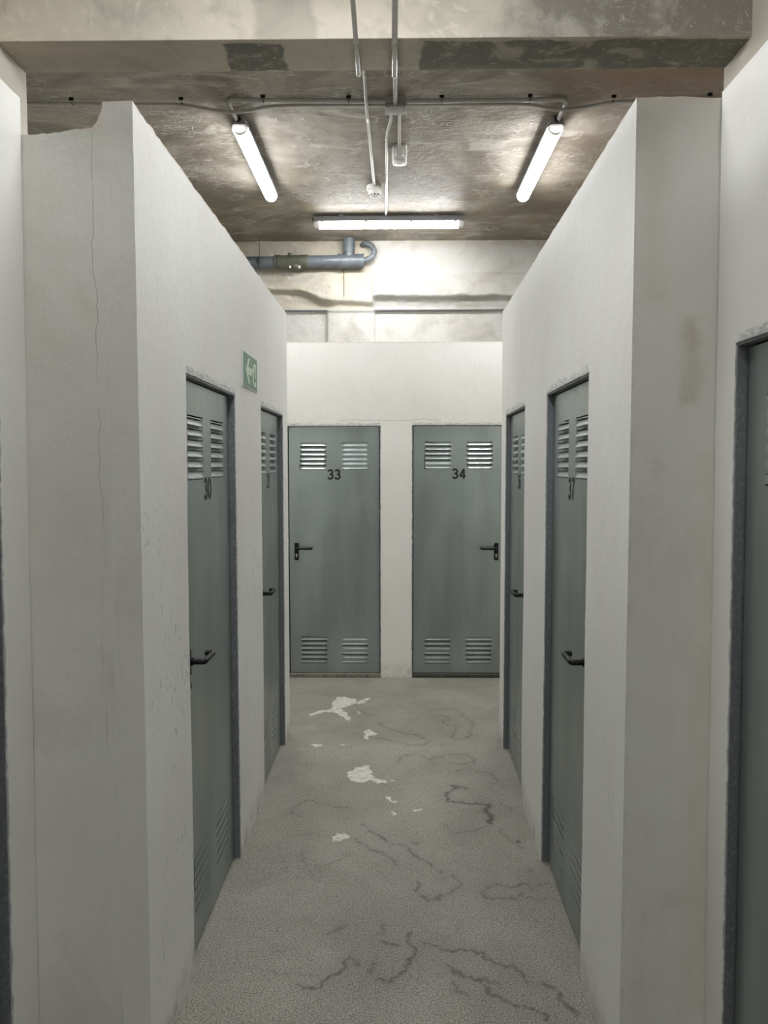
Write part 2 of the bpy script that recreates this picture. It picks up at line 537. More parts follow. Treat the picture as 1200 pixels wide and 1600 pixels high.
def wall(name, length, height, thick, mat, loc, rotz, openings=(), top=None, lean=0.0, d=0.03, jag_top=0.004, jag=0.0035, ends=0.001, end_mat=None):
    """A plastered partition. Local x runs along the visible face, y goes into the wall, z is up.
    openings: (u0, u1, z1). Edges of openings and the top are left rough."""
    us = sorted({0.0, length, *[o[0] - 0.006 for o in openings], *[o[1] + 0.006 for o in openings]})
    zs = sorted({0.0, height, *[o[2] + 0.006 for o in openings]})
    us, zs = steps(us, d), steps(zs, d)
    ops = [(o[0] - 0.006, o[1] + 0.006, o[2] + 0.006) for o in openings]
    bm = bmesh.new()
    seed = sum(map(ord, name)) * 0.37
    F, B = {}, {}

    def inside(u, z):
        return any(a < u < b and z < c for a, b, c in ops)

    def vert(i, j):
        if (i, j) in F:
            return F[i, j], B[i, j]
        u, z = us[i], zs[j]
        du = dz = dy = 0.0
        n1 = mnoise.noise((u * 23 + seed, z * 23, 1.3)) + 0.6 * mnoise.noise((u * 61 + seed, z * 61, 4.1))
        for a, b, c in ops:
            if z <= c + 1e-6 and (abs(u - a) < 1e-6 or abs(u - b) < 1e-6) and z > 0:
                du = n1 * jag
            if a - 1e-6 <= u <= b + 1e-6 and abs(z - c) < 1e-6:
                dz = abs(n1) * jag
        if j == len(zs) - 1:
            dz = n1 * jag_top
            dy = 0.0
        if i in (0, len(us) - 1):
            dy = n1 * ends
            du += n1 * ends
        if top and z > height - 0.30:
            z = height - 0.30 + (z - height + 0.30) * (top(u) - height + 0.30) / 0.30
        sh = lean * (1 - z / height)
        wv = 0.0025 * mnoise.noise((u * 1.5 + seed, z * 1.5, 7.7)) * min(1.0, u / 0.2, (length - u) / 0.2)
        F[i, j] = bm.verts.new((u + du, dy + sh + wv, z + dz))
        B[i, j] = bm.verts.new((u + du, thick + sh, z + dz * 0.3))
        return F[i, j], B[i, j]

    cells = {(i, j) for i in range(len(us) - 1) for j in range(len(zs) - 1) if not inside((us[i] + us[i + 1]) / 2, (zs[j] + zs[j + 1]) / 2)}
    for (i, j) in cells:
        q = [vert(i, j), vert(i + 1, j), vert(i + 1, j + 1), vert(i, j + 1)]
        bm.faces.new([a for a, _ in q])
        bm.faces.new([b for _, b in q][::-1])
        for (di, dj), (p, r) in (((0, -1), (0, 1)), ((1, 0), (1, 2)), ((0, 1), (2, 3)), ((-1, 0), (3, 0))):
            if (i + di, j + dj) not in cells:
                bm.faces.new((q[p][0], q[p][1], q[r][1], q[r][0]))
    o = obj(name, bm, [mat, end_mat] if end_mat else mat, loc=loc, rotz=rotz)
    if end_mat:
        for p in o.data.polygons:
            if abs(p.normal.x) > 0.9 and p.center.x < 0.01:
                p.material_index = 1
    return o


def structure(o, label=None, cat=None):
    return tag(o, label, cat, kind='structure')


# ------------------------------------------------------------------ floor
def grid_mesh(name, xs, ys, height, mat, attrs=None, vertical=None):
    xs, ys = np.asarray(xs, float), np.asarray(ys, float)
    nx, ny = len(xs), len(ys)
    GX, GY = np.meshgrid(xs, ys)
    H = height(GX, GY)
    if vertical is None:
        co = np.stack([GX, GY, H], -1).reshape(-1, 3)
    else:
        co = np.stack([GX, vertical + H, GY], -1).reshape(-1, 3)
    idx = np.arange(nx * ny).reshape(ny, nx)
    q = np.stack([idx[:-1, :-1], idx[:-1, 1:], idx[1:, 1:], idx[1:, :-1]], -1).reshape(-1, 4)
    me = bpy.data.meshes.new(name)
    me.vertices.add(nx * ny)
    me.vertices.foreach_set('co', co.astype(np.float32).ravel())
    nf = len(q)
    me.loops.add(nf * 4)
    me.loops.foreach_set('vertex_index', q.astype(np.int32).ravel())
    me.polygons.add(nf)
    me.polygons.foreach_set('loop_start', np.arange(nf, dtype=np.int32) * 4)
    me.polygons.foreach_set('loop_total', np.full(nf, 4, dtype=np.int32))
    me.polygons.foreach_set('use_smooth', [True] * nf)
    me.update(calc_edges=True)
    for k, v in (attrs or {}).items():
        a = me.attributes.new(k, 'FLOAT', 'POINT')
        a.data.foreach_set('value', v.astype(np.float32).ravel())
    return link(name, me, mat)


STAINS = [[0.008,0.5,[[-0.24,5.218],[-0.186,5.159],[-0.134,5.124]]],
    [0.009,0.6,[[-0.11,4.985],[-0.052,4.874],[0.003,4.835],[0.057,4.773],[0.124,4.747],[0.189,4.698],[0.216,4.635],[0.185,4.581],[0.119,4.562],[0.055,4.597],[-0.023,4.633],[-0.104,4.706]]],
    [0.01,0.6,[[0.021,4.294],[0.034,4.374],[0.078,4.408],[0.141,4.425],[0.177,4.392],[0.2,4.344],[0.251,4.377],[0.303,4.41],[0.367,4.427],[0.428,4.412],[0.467,4.363],[0.454,4.299],[0.391,4.276],[0.331,4.282]]],
    [0.009,0.5,[[0.231,5.186],[0.285,5.242],[0.361,5.271],[0.433,5.243],[0.47,5.166],[0.477,5.077],[0.525,4.992],[0.508,4.888],[0.479,4.808],[0.478,4.731],[0.426,4.674],[0.374,4.685],[0.366,4.749],[0.392,4.827],[0.406,4.908],[0.352,4.928],[0.319,4.969],[0.331,5.032],[0.373,5.033],[0.35,5.107],[0.265,5.15]]],
    [0.014,0.95,[[0.373,3.955],[0.33,3.976],[0.308,3.984],[0.328,3.949],[0.286,3.909],[0.266,3.857],[0.273,3.807],[0.314,3.778],[0.378,3.771],[0.43,3.755],[0.473,3.76]]],
    [0.02,1.1,[[0.473,3.76],[0.451,3.712],[0.46,3.654],[0.468,3.598],[0.454,3.564]]],
    [0.009,0.5,[[0.346,4.175],[0.397,4.215],[0.455,4.191],[0.509,4.147],[0.55,4.104],[0.554,4.048],[0.526,4.006]]],
    [0.008,0.4,[[0.549,4.006],[0.59,3.979],[0.625,3.988]]],
    [0.008,0.5,[[-0.463,3.621],[-0.497,3.643],[-0.509,3.69],[-0.489,3.745],[-0.441,3.792],[-0.408,3.787],[-0.35,3.746],[-0.284,3.723],[-0.23,3.705]]],
    [0.012,0.4,[[0.537,3.761],[0.575,3.725],[0.583,3.678]]],
    [0.01,0.4,[[0.11,5.398],[0.185,5.35]]],
    [0.009,0.65,[[-0.157,3.532],[-0.096,3.464],[-0.056,3.398],[-0.006,3.36],[0.044,3.335],[0.08,3.274],[0.114,3.215],[0.16,3.17],[0.192,3.115]]],
    [0.01,0.5,[[-0.183,3.409],[-0.142,3.346],[-0.116,3.309],[-0.054,3.273],[-0.017,3.226],[0.018,3.168]]],
    [0.01,0.7,[[0.097,3.049],[0.09,2.987],[0.125,2.899],[0.169,2.919],[0.187,2.948]]],
    [0.009,0.45,[[0.201,3.071],[0.247,3.083],[0.272,3.041],[0.238,2.969],[0.22,2.939]]],
    [0.008,0.55,[[0.36,2.97],[0.376,3.011],[0.433,3.016],[0.492,3.002],[0.525,3.033],[0.553,3.003],[0.627,3.034]]],
    [0.009,0.6,[[0.36,2.97],[0.355,2.931],[0.408,2.916],[0.486,2.932],[0.512,2.952]]],
    [0.009,0.8,[[-0.321,2.407],[-0.275,2.397],[-0.248,2.394],[-0.228,2.428],[-0.199,2.463],[-0.173,2.499],[-0.166,2.535],[-0.143,2.546],[-0.123,2.521],[-0.136,2.506]]],
    [0.011,0.8,[[-0.05,2.437],[-0.013,2.431],[0.019,2.465],[0.048,2.516],[0.067,2.553],[0.073,2.583],[0.055,2.645],[0.051,2.694]]],
    [0.012,0.5,[[-0.079,2.471],[-0.084,2.507],[-0.066,2.522]]],
    [0.01,0.8,[[-0.034,2.636],[0.015,2.629]]],
    [0.01,0.8,[[0.104,2.646],[0.152,2.607],[0.209,2.592],[0.268,2.601],[0.304,2.578],[0.329,2.541],[0.373,2.519],[0.4,2.513],[0.422,2.47],[0.448,2.436]]],
    [0.01,0.85,[[0.176,2.524],[0.201,2.482],[0.235,2.454],[0.29,2.448],[0.295,2.414],[0.299,2.375],[0.341,2.356],[0.381,2.331],[0.421,2.307],[0.461,2.289],[0.469,2.265]]],
    [0.012,0.85,[[0.491,2.423],[0.525,2.39],[0.534,2.352],[0.552,2.314],[0.565,2.296]]],
    [0.007,0.4,[[-0.434,2.481],[-0.385,2.468],[-0.319,2.464],[-0.273,2.462]]],
    [0.009,0.5,[[0.3,2.455],[0.323,2.421],[0.347,2.428]]],
    [0.008,0.45,[[0.197,2.44],[0.198,2.386],[0.244,2.361]]],
    [0.012,0.45,[[-0.245,2.674],[-0.218,2.708],[-0.179,2.742]]],
    [0.01,0.4,[[-0.075,2.676],[-0.045,2.693],[-0.035,2.744]]],
    [0.012,0.35,[[0.574,3.119],[0.57,3.163]]],
    [0.014,1.2,[[0.56,3.392],[0.568,3.379]]],
    [0.012,0.8,[[0.092,3.369],[0.109,3.361]]],
    [0.012,0.25,[[-0.404,3.293],[-0.393,3.198],[-0.334,3.153],[-0.255,3.188],[-0.188,3.271]]],
    [0.007,0.4,[[0.497,2.932],[0.603,2.918],[0.666,2.906]]],
    [0.02,0.25,[[0.23,3.536],[0.276,3.454],[0.368,3.482],[0.438,3.524]]],
    [0.02,0.3,[[0.498,3.484],[0.512,3.404],[0.562,3.329]]]]
PATCHES = [[1,[[-0.418,5.529],[-0.357,5.545],[-0.33,5.494],[-0.284,5.494],[-0.272,5.419],[-0.313,5.321],[-0.341,5.296],[-0.386,5.296],[-0.343,5.203],[-0.298,5.069],[-0.288,5.013],[-0.325,5.038],[-0.376,5.157],[-0.429,5.179],[-0.483,5.201],[-0.535,5.133],[-0.569,5.119],[-0.573,5.155],[-0.513,5.215],[-0.45,5.248],[-0.425,5.319],[-0.449,5.368],[-0.427,5.442]]],
    [0.5,[[-0.272,5.419],[-0.215,5.52],[-0.153,5.547],[-0.209,5.37],[-0.284,5.345]]],
    [0.35,[[-0.644,5.961],[-0.56,5.962],[-0.491,5.65],[-0.542,5.596],[-0.596,5.731]]],
    [0.8,[[-0.195,4.821],[-0.162,4.849],[-0.14,4.81],[-0.112,4.783],[-0.118,4.733],[-0.158,4.724],[-0.162,4.65],[-0.182,4.668],[-0.185,4.743]]],
    [0.9,[[-0.51,4.573],[-0.472,4.588],[-0.444,4.567],[-0.448,4.539],[-0.487,4.542]]],
    [0.6,[[-0.348,4.575],[-0.27,4.587],[-0.269,4.569],[-0.333,4.55]]],
    [0.85,[[-0.269,4.154],[-0.223,4.169],[-0.214,4.229],[-0.154,4.255],[-0.135,4.2],[-0.118,4.17],[-0.132,4.132],[-0.108,4.103],[-0.09,4.069],[-0.043,4.041],[-0.045,4.008],[-0.089,4.013],[-0.124,4.046],[-0.169,4.017],[-0.238,4.033],[-0.248,4.096]]],
    [0.8,[[-0.036,4.098],[-0.015,4.07],[-0.009,4.036],[-0.023,4.036]]],
    [0.7,[[-0.058,3.859],[-0.03,3.849],[-0.003,3.804],[0.04,3.792],[0.002,3.775],[-0.041,3.804]]],
    [0.7,[[-0.019,3.672],[0.008,3.684],[0.013,3.649],[-0.008,3.633]]],
    [1,[[0.097,3.701],[0.141,3.697],[0.139,3.678],[0.102,3.685]]],
    [0.8,[[-0.286,3.421],[-0.262,3.448],[-0.21,3.436],[-0.202,3.409],[-0.25,3.365],[-0.28,3.39]]],
    [0.4,[[-0.362,3.447],[-0.328,3.469],[-0.288,3.448],[-0.311,3.426],[-0.357,3.431]]],
    [0.45,[[0.257,5.604],[0.306,5.641],[0.312,5.604],[0.263,5.567]]],
    [0.4,[[-0.542,4.115],[-0.503,4.128],[-0.494,4.101],[-0.528,4.095]]],
    [0.6,[[0.501,4.507],[0.533,4.507],[0.529,4.48],[0.504,4.48]]],
    [0.5,[[-0.269,5.213],[-0.226,5.227],[-0.229,5.136],[-0.261,5.136]]]]


def floor():
    xs = list(np.linspace(-3, -0.75, 8)) + list(np.arange(-0.735, 0.76, 0.006)) + list(np.linspace(0.78, 3, 8))
    ys = list(np.linspace(-3, 1.6, 12)) + list(np.arange(1.61, 6.09, 0.006)) + list(np.linspace(6.2, 7.45, 5))
    xs, ys = np.array(xs), np.array(ys)
    GX, GY = np.meshgrid(xs, ys)
    stain, halo, paint = np.zeros_like(GX), np.zeros_like(GX), np.zeros_like(GX)
    rs = np.random.RandomState(3)
    ph = rs.rand(8) * 6
    WX = GX + 0.006 * np.sin(GY * 61 + ph[0]) + 0.004 * np.sin(GY * 143 + GX * 70 + ph[1]) + 0.0025 * np.sin(GX * 311 + GY * 207)
    WY = GY + 0.006 * np.sin(GX * 67 + ph[2]) + 0.004 * np.sin(GX * 151 - GY * 66 + ph[3]) + 0.0025 * np.sin(GY * 295 - GX * 188)

    def segd(ax, ay, bx, by, sl):
        px, py = WX[sl] - ax, WY[sl] - ay
        dx, dy = bx - ax, by - ay
        t = np.clip((px * dx + py * dy) / (dx * dx + dy * dy + 1e-9), 0, 1)
        return np.hypot(px - t * dx, py - t * dy)

    def window(a, b, m):
        i0, i1 = np.searchsorted(ys, min(a[1], b[1]) - m), np.searchsorted(ys, max(a[1], b[1]) + m)
        j0, j1 = np.searchsorted(xs, min(a[0], b[0]) - m), np.searchsorted(xs, max(a[0], b[0]) + m)
        return slice(i0, i1), slice(j0, j1)
    for w, s, line in STAINS:
        for a, b in zip(line, line[1:]):
            sl = window(a, b, 0.12)
            d = segd(*a, *b, sl)
            stain[sl] = np.maximum(stain[sl], s * np.clip(1.5 - d / (w * 0.62), 0, 1))
            halo[sl] = np.maximum(halo[sl], s * np.exp(-(d / 0.035) ** 2))
    for s, poly in PATCHES:
        p = np.array(poly)
        sl = window(p.min(0), p.max(0), 0.06)
        X, Y = WX[sl], WY[sl]
        ins = np.zeros(X.shape, bool)
        dm = np.full(X.shape, 9.0)
        for a, b in zip(poly, poly[1:] + poly[:1]):
            dm = np.minimum(dm, segd(*a, *b, sl))
            c = ((a[1] > Y) != (b[1] > Y)) & (X < (b[0] - a[0]) * (Y - a[1]) / (b[1] - a[1] + 1e-12) + a[0])
            ins ^= c
        f = np.clip(0.5 + np.where(ins, dm, -dm) / 0.03, 0, 1) * s
        paint[sl] = np.maximum(paint[sl], f)
    o = grid_mesh('floor', xs, ys, lambda x, y: 0 * x, M['floor'], dict(stain=stain, halo=halo, paint=paint))
    structure(o, 'worn grey screed floor with water marks and splashes of white paint', 'floor')


floor()

# ------------------------------------------------------------------ ceiling, beams, columns, outer walls
ZC = 3.80
bm = bmesh.new()
box(bm, -3.1, 3.1, -3.1, 7.6, ZC, ZC + 0.15)
structure(obj('ceiling', bm, M['ceiling'], smooth=False), 'rough troweled concrete ceiling with pale plaster smears', 'ceiling')


def beam(name, y0, y1, z0, label):
    bm = bmesh.new()
    box(bm, -3.0, 3.0, y0, y1, z0, ZC, 0.004)
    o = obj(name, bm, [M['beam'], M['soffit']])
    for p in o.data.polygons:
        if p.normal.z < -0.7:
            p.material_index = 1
    structure(o, label, 'beam')


beam('trim_1', 3.18, 3.43, 3.40, 'concrete cross beam under the ceiling with dark scraped patches on its underside')
beam('trim_2', -0.75, -0.50, 3.40, 'second concrete cross beam behind the viewpoint')


def column(name, x0, x1, y0, y1, label):
    bm = bmesh.new()
    box(bm, x0, x1, y0, y1, 0, ZC, 0.004)
    structure(obj(name, bm, M['column']), label, 'column')


column('trim_3', -2.0, -1.6, 2.75, 3.432, 'beige plastered column rising behind the left partitions to the beam')
column('trim_4', 1.42, 1.85, 2.75, 3.438, 'grey plastered column rising behind the right partitions to the beam')

for nm, x0, x1, y0, y1 in (('wall_left_outer', -3.15, -3.0, -3, 7.6), ('wall_right_outer', 3.0, 3.15, -3, 7.6), ('wall_front', -3.1, 3.1, -3.15, -3.0)):
    bm = bmesh.new()
    box(bm, x0, x1, y0, y1, 0, ZC)
    structure(obj(nm, bm, M['plain'], smooth=False), 'plain white painted wall of the storage hall', 'wall')


def backwall():
    xs = list(np.linspace(-3, -1.45, 6)) + list(np.arange(-1.43, 1.5, 0.0125)) + list(np.linspace(1.52, 3, 6))
    zs = list(np.linspace(0, 2.7, 5)) + list(np.arange(2.71, 3.80, 0.011)) + [3.80]
    xs, zs = np.array(xs), np.array(zs)

    def h(X, Z):
        N = np.zeros_like(X)
        N2 = np.zeros_like(X)
        for i in range(X.shape[0]):
            if Z[i, 0] < 2.69:
                continue
            for j in range(X.shape[1]):
                x, z = X[i, j], Z[i, j]
                N[i, j] = mnoise.fractal((x * 4.2, z * 7, 0.3), 0.7, 2.0, 4)
                N2[i, j] = mnoise.noise((x * 11, z * 11, 3.3))
        S = lambda v, a, b: np.clip((v - a) / (b - a), 0, 1) ** 2 * (3 - 2 * np.clip((v - a) / (b - a), 0, 1))
        band = Z < 3.167
        out = np.zeros_like(X)
        # lower band of textured blocks with a pilaster standing proud, its lip catching light
        low = 0.012 * N2 * 0.35
        low -= 0.045 * (np.abs(X + 0.411) < 0.223)
        lip = np.exp(-((Z - 3.158) / 0.012) ** 2)
        low -= 0.02 * lip
        # upper right: two courses, the lower one bulging over a ragged hollow
        xr = S(X, -0.215, -0.185)
        up = -0.085 * S(Z, 3.235 + 0.018 * N, 3.30 + 0.018 * N) * (1 - 0.25 * S(Z, 3.48, 3.50))
        up -= 0.012 * N * S(Z, 3.2, 3.3) * (1 - S(Z, 3.50, 3.52))
        up += 0.012 * np.exp(-((Z - 3.497) / 0.006) ** 2)
        up += 0.02 * (1 - S(Z, 3.19, 3.24))
        # upper left: lumpy plaster with a sagging lower edge
        edge = 3.20 + 0.11 * S(-X, 0.60, 0.95) + 0.01 * N
        ul = -0.055 * S(Z, edge, edge + 0.05) - 0.018 * N * S(-X, 0.45, 0.7) * S(Z, 3.2, 3.3)
        ul -= 0.035 * S(-X, 0.5, 0.62) * (1 - S(-X, 1.2, 1.5)) * S(Z, edge, edge + 0.05) * (1 - S(Z, 3.40, 3.48))
        out = np.where(band, low, ul * (1 - xr) + up * xr)
        out[(Z < 2.69)] = 0
        return out
    o = grid_mesh('wall_back', xs, zs, h, M['back'], vertical=7.42)
    sol = o.modifiers.new('thick', 'SOLIDIFY')
    sol.thickness = 0.12
    sol.offset = 1.0
    me = o.data
    me.flip_normals() if me.polygons[0].normal.y > 0 else None
    sol.offset = -1.0
    structure(o, 'lumpy white painted back wall with a ledge above the end partition', 'wall')


backwall()

# ------------------------------------------------------------------ partitions
HT = 2.62
OPEN_L = [(0.462, 1.208, 1.987), (1.826, 2.552, 1.987)]
aL, bL = Vector((-0.668, 2.012)), Vector((-0.660, 4.763))
aR, bR = Vector((0.613, 2.089)), Vector((0.657, 4.72))
angL = math.atan2(bL.y - aL.y, bL.x - aL.x)
lenL, lenR = (bL - aL).length, (bR - aR).length
white = (0.78, 0.78, 0.755)

w = wall('wall_left', lenL, HT + 0.005, 0.078, plaster('left_partition_plaster', white, OPEN_L, scuff=0.75, top=2.622), (aL.x, aL.y, 0), angL, OPEN_L, d=0.028, end_mat=plaster('left_partition_end', (0.69, 0.69, 0.655), (), dirty=0.3, top=2.619), jag_top=0.007)
structure(w, 'long left white plaster partition with doors 30 and 31', 'wall')

angR = math.atan2(aR.y - bR.y, aR.x - bR.x)


def uR(y):
    return (bR.y - y) / (bR.y - aR.y) * lenR


OPEN_R = [(uR(4.52), uR(3.80), 1.983), (uR(3.204), uR(2.475), 1.985)]
w = wall('wall_right', lenR, HT + 0.005, 0.078, plaster('right_partition_plaster', white, OPEN_R, scuff=0.35, top=2.622), (bR.x, bR.y, 0), angR, OPEN_R, d=0.028, ends=0.0)
structure(w, 'long right white plaster partition with doors 36 and 37', 'wall')


def notch(u):
    # broken top of the infill panel
    return 2.545 + 0.006 * mnoise.noise((u * 7, 2.2, 0)) + 0.004 * mnoise.noise((u * 33, 5.2, 0)) + 0.018 * max(0, u - 0.6) / 0.15 + (0.015 if u > 0.736 else 0) + (0.03 if u > 0.747 else 0)


w = wall('wall_left_return', 0.754, 2.56, 0.078, plaster('left_return_plaster', (0.69, 0.69, 0.655), (), cracks=((0.725, 0.12, 0.9, 2.7, 0.0016),), dirty=0.34, top=2.556), (-1.50, 2.012, 0), 0, top=notch, d=0.014, jag_top=0.006)
structure(w, 'left white return panel facing the viewer with a broken notched top', 'wall')
w = wall('wall_right_return', 0.92, HT + 0.004, 0.08, plaster('right_return_plaster', (0.69, 0.69, 0.655), (), dirty=0.42, edge=(0.0,),
         patches=((0.125, 0.178, 1.85, 2.08, (0.47, 0.42, 0.33), 0.85), (0.16, 0.26, 0.2, 1.75, (0.58, 0.53, 0.44), 0.45), (0.0, 0.10, 2.1, 2.62, (0.57, 0.53, 0.46), 0.5)), top=2.615), (0.613, 2.009, 0), 0, d=0.028, jag_top=0.007, end_mat=plaster('right_partition_end', white, ()), ends=0.0)
structure(w, 'right white return panel facing the viewer with a brown smear', 'wall')

# near partitions beside the viewpoint
NL = 3.2
OPEN_NL = [(NL - 0.885, NL - 0.145, 1.987)]
w = wall('wall_left_near', NL, 2.635, 0.08, plaster('left_near_plaster', white, OPEN_NL, dirty=0.06), (-0.955, 2.010 - NL, 0), PI / 2, OPEN_NL, lean=0.024, d=0.04)
structure(w, 'near left white partition with a grey steel door', 'wall')
OPEN_NR = [(0.115, 0.845, 1.987)]
w = wall('wall_right_near', NL, 2.635, 0.08, plaster('right_near_plaster', white, OPEN_NR, dirty=0.06), (0.826, 2.007, 0), -PI / 2, OPEN_NR, lean=0.016, d=0.04)
structure(w, 'near right white partition with a grey steel door', 'wall')

# end partition and the backs of the cells along the cross corridor
EX = 3.0
OPEN_E = [(EX - 0.838, EX - 0.114, 1.998), (EX + 0.147, EX + 0.872, 2.003)]
w = wall('wall_end', 5.9, 2.655, 0.08, plaster('end_partition_plaster', (0.78, 0.78, 0.745), [(a, b, c) for a, b, c in OPEN_E], hcracks=((2.55, 3.38, 2.05, 0.05),), dirty=0.08, top=2.65), (-EX, 6.048, 0), 0, OPEN_E, d=0.035)
structure(w, 'white end partition closing the corridor with doors 33 and 34', 'wall')
w = wall('wall_left_rear', 2.25, HT, 0.08, M['plain'], (-0.742, 4.763, 0), PI, d=0.12)
structure(w, 'white cell wall facing the cross corridor on the left', 'wall')
w = wall('wall_right_rear', 2.25, HT, 0.08, M['plain'], (2.99, 4.72, 0), PI, d=0.12)
structure(w, 'white cell wall facing the cross corridor on the right', 'wall')


# ------------------------------------------------------------------ numbers
def arcp(cx, cz, rx, rz, a0, a1, n=14):
    return [(cx + rx * math.cos(math.radians(a0 + (a1 - a0) * k / n)), cz + rz * math.sin(math.radians(a0 + (a1 - a0) * k / n))) for k in range(n + 1)]


S = 0.19          # stroke of the numerals, for a height of one
h2 = S / 2
GLYPH = {           # centre lines in a box 0.62 wide and 1 high
    '0': [arcp(0.30, 0.5, 0.225, 0.425, 90, 450, 30)],
    '1': [[(0.36, 0.0), (0.36, 1.0)], [(0.13, 0.73), (0.24, 0.79), (0.33, 0.90), (0.37, 0.97)]],
    '3': [arcp(0.29, 0.725, 0.205, 0.20, 165, -75, 16) + [(0.25, 0.53)], [(0.25, 0.53)] + arcp(0.29, 0.285, 0.230, 0.215, 78, -160, 18)],
    '4': [[(0.445, 0.0), (0.445, 0.99)], [(0.43, 0.93), (0.075, 0.30)], [(0.02, 0.285), (0.62, 0.285)]],
    '6': [arcp(0.33, 0.58, 0.245, 0.345, 42, 165, 12) + [(0.085, 0.45)] + arcp(0.315, 0.315, 0.23, 0.245, 180, 540, 26)],
    '7': [[(0.03, 0.93), (0.55, 0.93)], [(0.535, 0.90), (0.40, 0.70), (0.30, 0.45), (0.245, 0.20), (0.225, 0.0)]],
}


def digits(text, h, parent, cx, z, y):
    """a pair of black vinyl numerals stuck on the door"""
    adv = 0.70 * h
    bm = bmesh.new()
    x0 = cx - (adv * (len(text) - 1) + 0.60 * h) / 2
    for i, ch in enumerate(text):
        for q, line in enumerate(GLYPH[ch]):
            pts = [Vector((x0 + i * adv + p[0] * h, z + p[1] * h)) for p in line]
            left, right = [], []
            closed = (pts[0] - pts[-1]).length < 1e-6
            for k, p in enumerate(pts):
                pa = pts[k - 1] if k else (pts[-2] if closed else p)
                pb = pts[k + 1] if k < len(pts) - 1 else (pts[1] if closed else p)
                t = (pb - pa).normalized()
                nn = Vector((-t.y, t.x)) * (h2 * h)
                left.append(p + nn)
                right.append(p - nn)
            yy = y - 0.0004 - 0.00008 * q
            va = [bm.verts.new((p.x, yy, p.y)) for p in left]
            vb = [bm.verts.new((p.x, yy, p.y)) for p in right]
            for k in range(len(pts) - 1):
                bm.faces.new((va[k], vb[k], vb[k + 1], va[k + 1]))
    ret = bmesh.ops.extrude_face_region(bm, geom=bm.faces[:])
    for q in [g for g in ret['geom'] if isinstance(g, bmesh.types.BMVert)]:
        q.co.y -= 0.0004
    o = obj('door_number', bm, M['ink'], parent, smooth=False)
    o['label'] = 'black number ' + text
    return o


# ------------------------------------------------------------------ doors
REC = 0.028      # how far the leaf sits behind the plaster


def vent_mesh(x0, ztop, pitch, w, rows=6, depth=0.0080):
    """a flush plate with pressed louvre scoops, each open along its top edge"""
    bm = bmesh.new()
    X0, X1 = x0 - 0.012, x0 + w + 0.012
    Z1, Z0 = ztop + 0.010, ztop - pitch * (rows - 1) - 0.030
    sh, D, y = 0.022, depth, REC
    NS, NTT = 22, 6

    def quad(a, b, c, d):
        bm.faces.new([bm.verts.new((p[0], y, p[1])) for p in (a, b, c, d)])
    quad((X0, Z0), (x0, Z0), (x0, Z1), (X0, Z1))
    quad((x0 + w, Z0), (X1, Z0), (X1, Z1), (x0 + w, Z1))
    zprev = Z1
    for k in range(rows):
        zt = ztop - pitch * k
        quad((x0, zt), (x0 + w, zt), (x0 + w, zprev), (x0, zprev))
        zprev = zt - sh
        g = []
        for j in range(NTT + 1):
            t = j / NTT
            row = []
            for i in range(NS + 1):
                s = i / NS
                e = min(s, 1 - s) / 0.10
                e = 1.0 if e >= 1 else math.sin(e * PI / 2)
                row.append(bm.verts.new((x0 + w * s, y + D * e * math.sin(t * PI / 2) ** 1.15, zt - sh + (sh - 0.0030 * e) * t)))
            g.append(row)
        for j in range(NTT):
            for i in range(NS):
                bm.faces.new((g[j][i], g[j][i + 1], g[j + 1][i + 1], g[j + 1][i]))
    quad((x0, Z0), (x0 + w, Z0), (x0 + w, zprev), (x0, zprev))
    bmesh.ops.remove_doubles(bm, verts=bm.verts, dist=1e-5)
    return bm, (X0, X1, Z0, Z1)


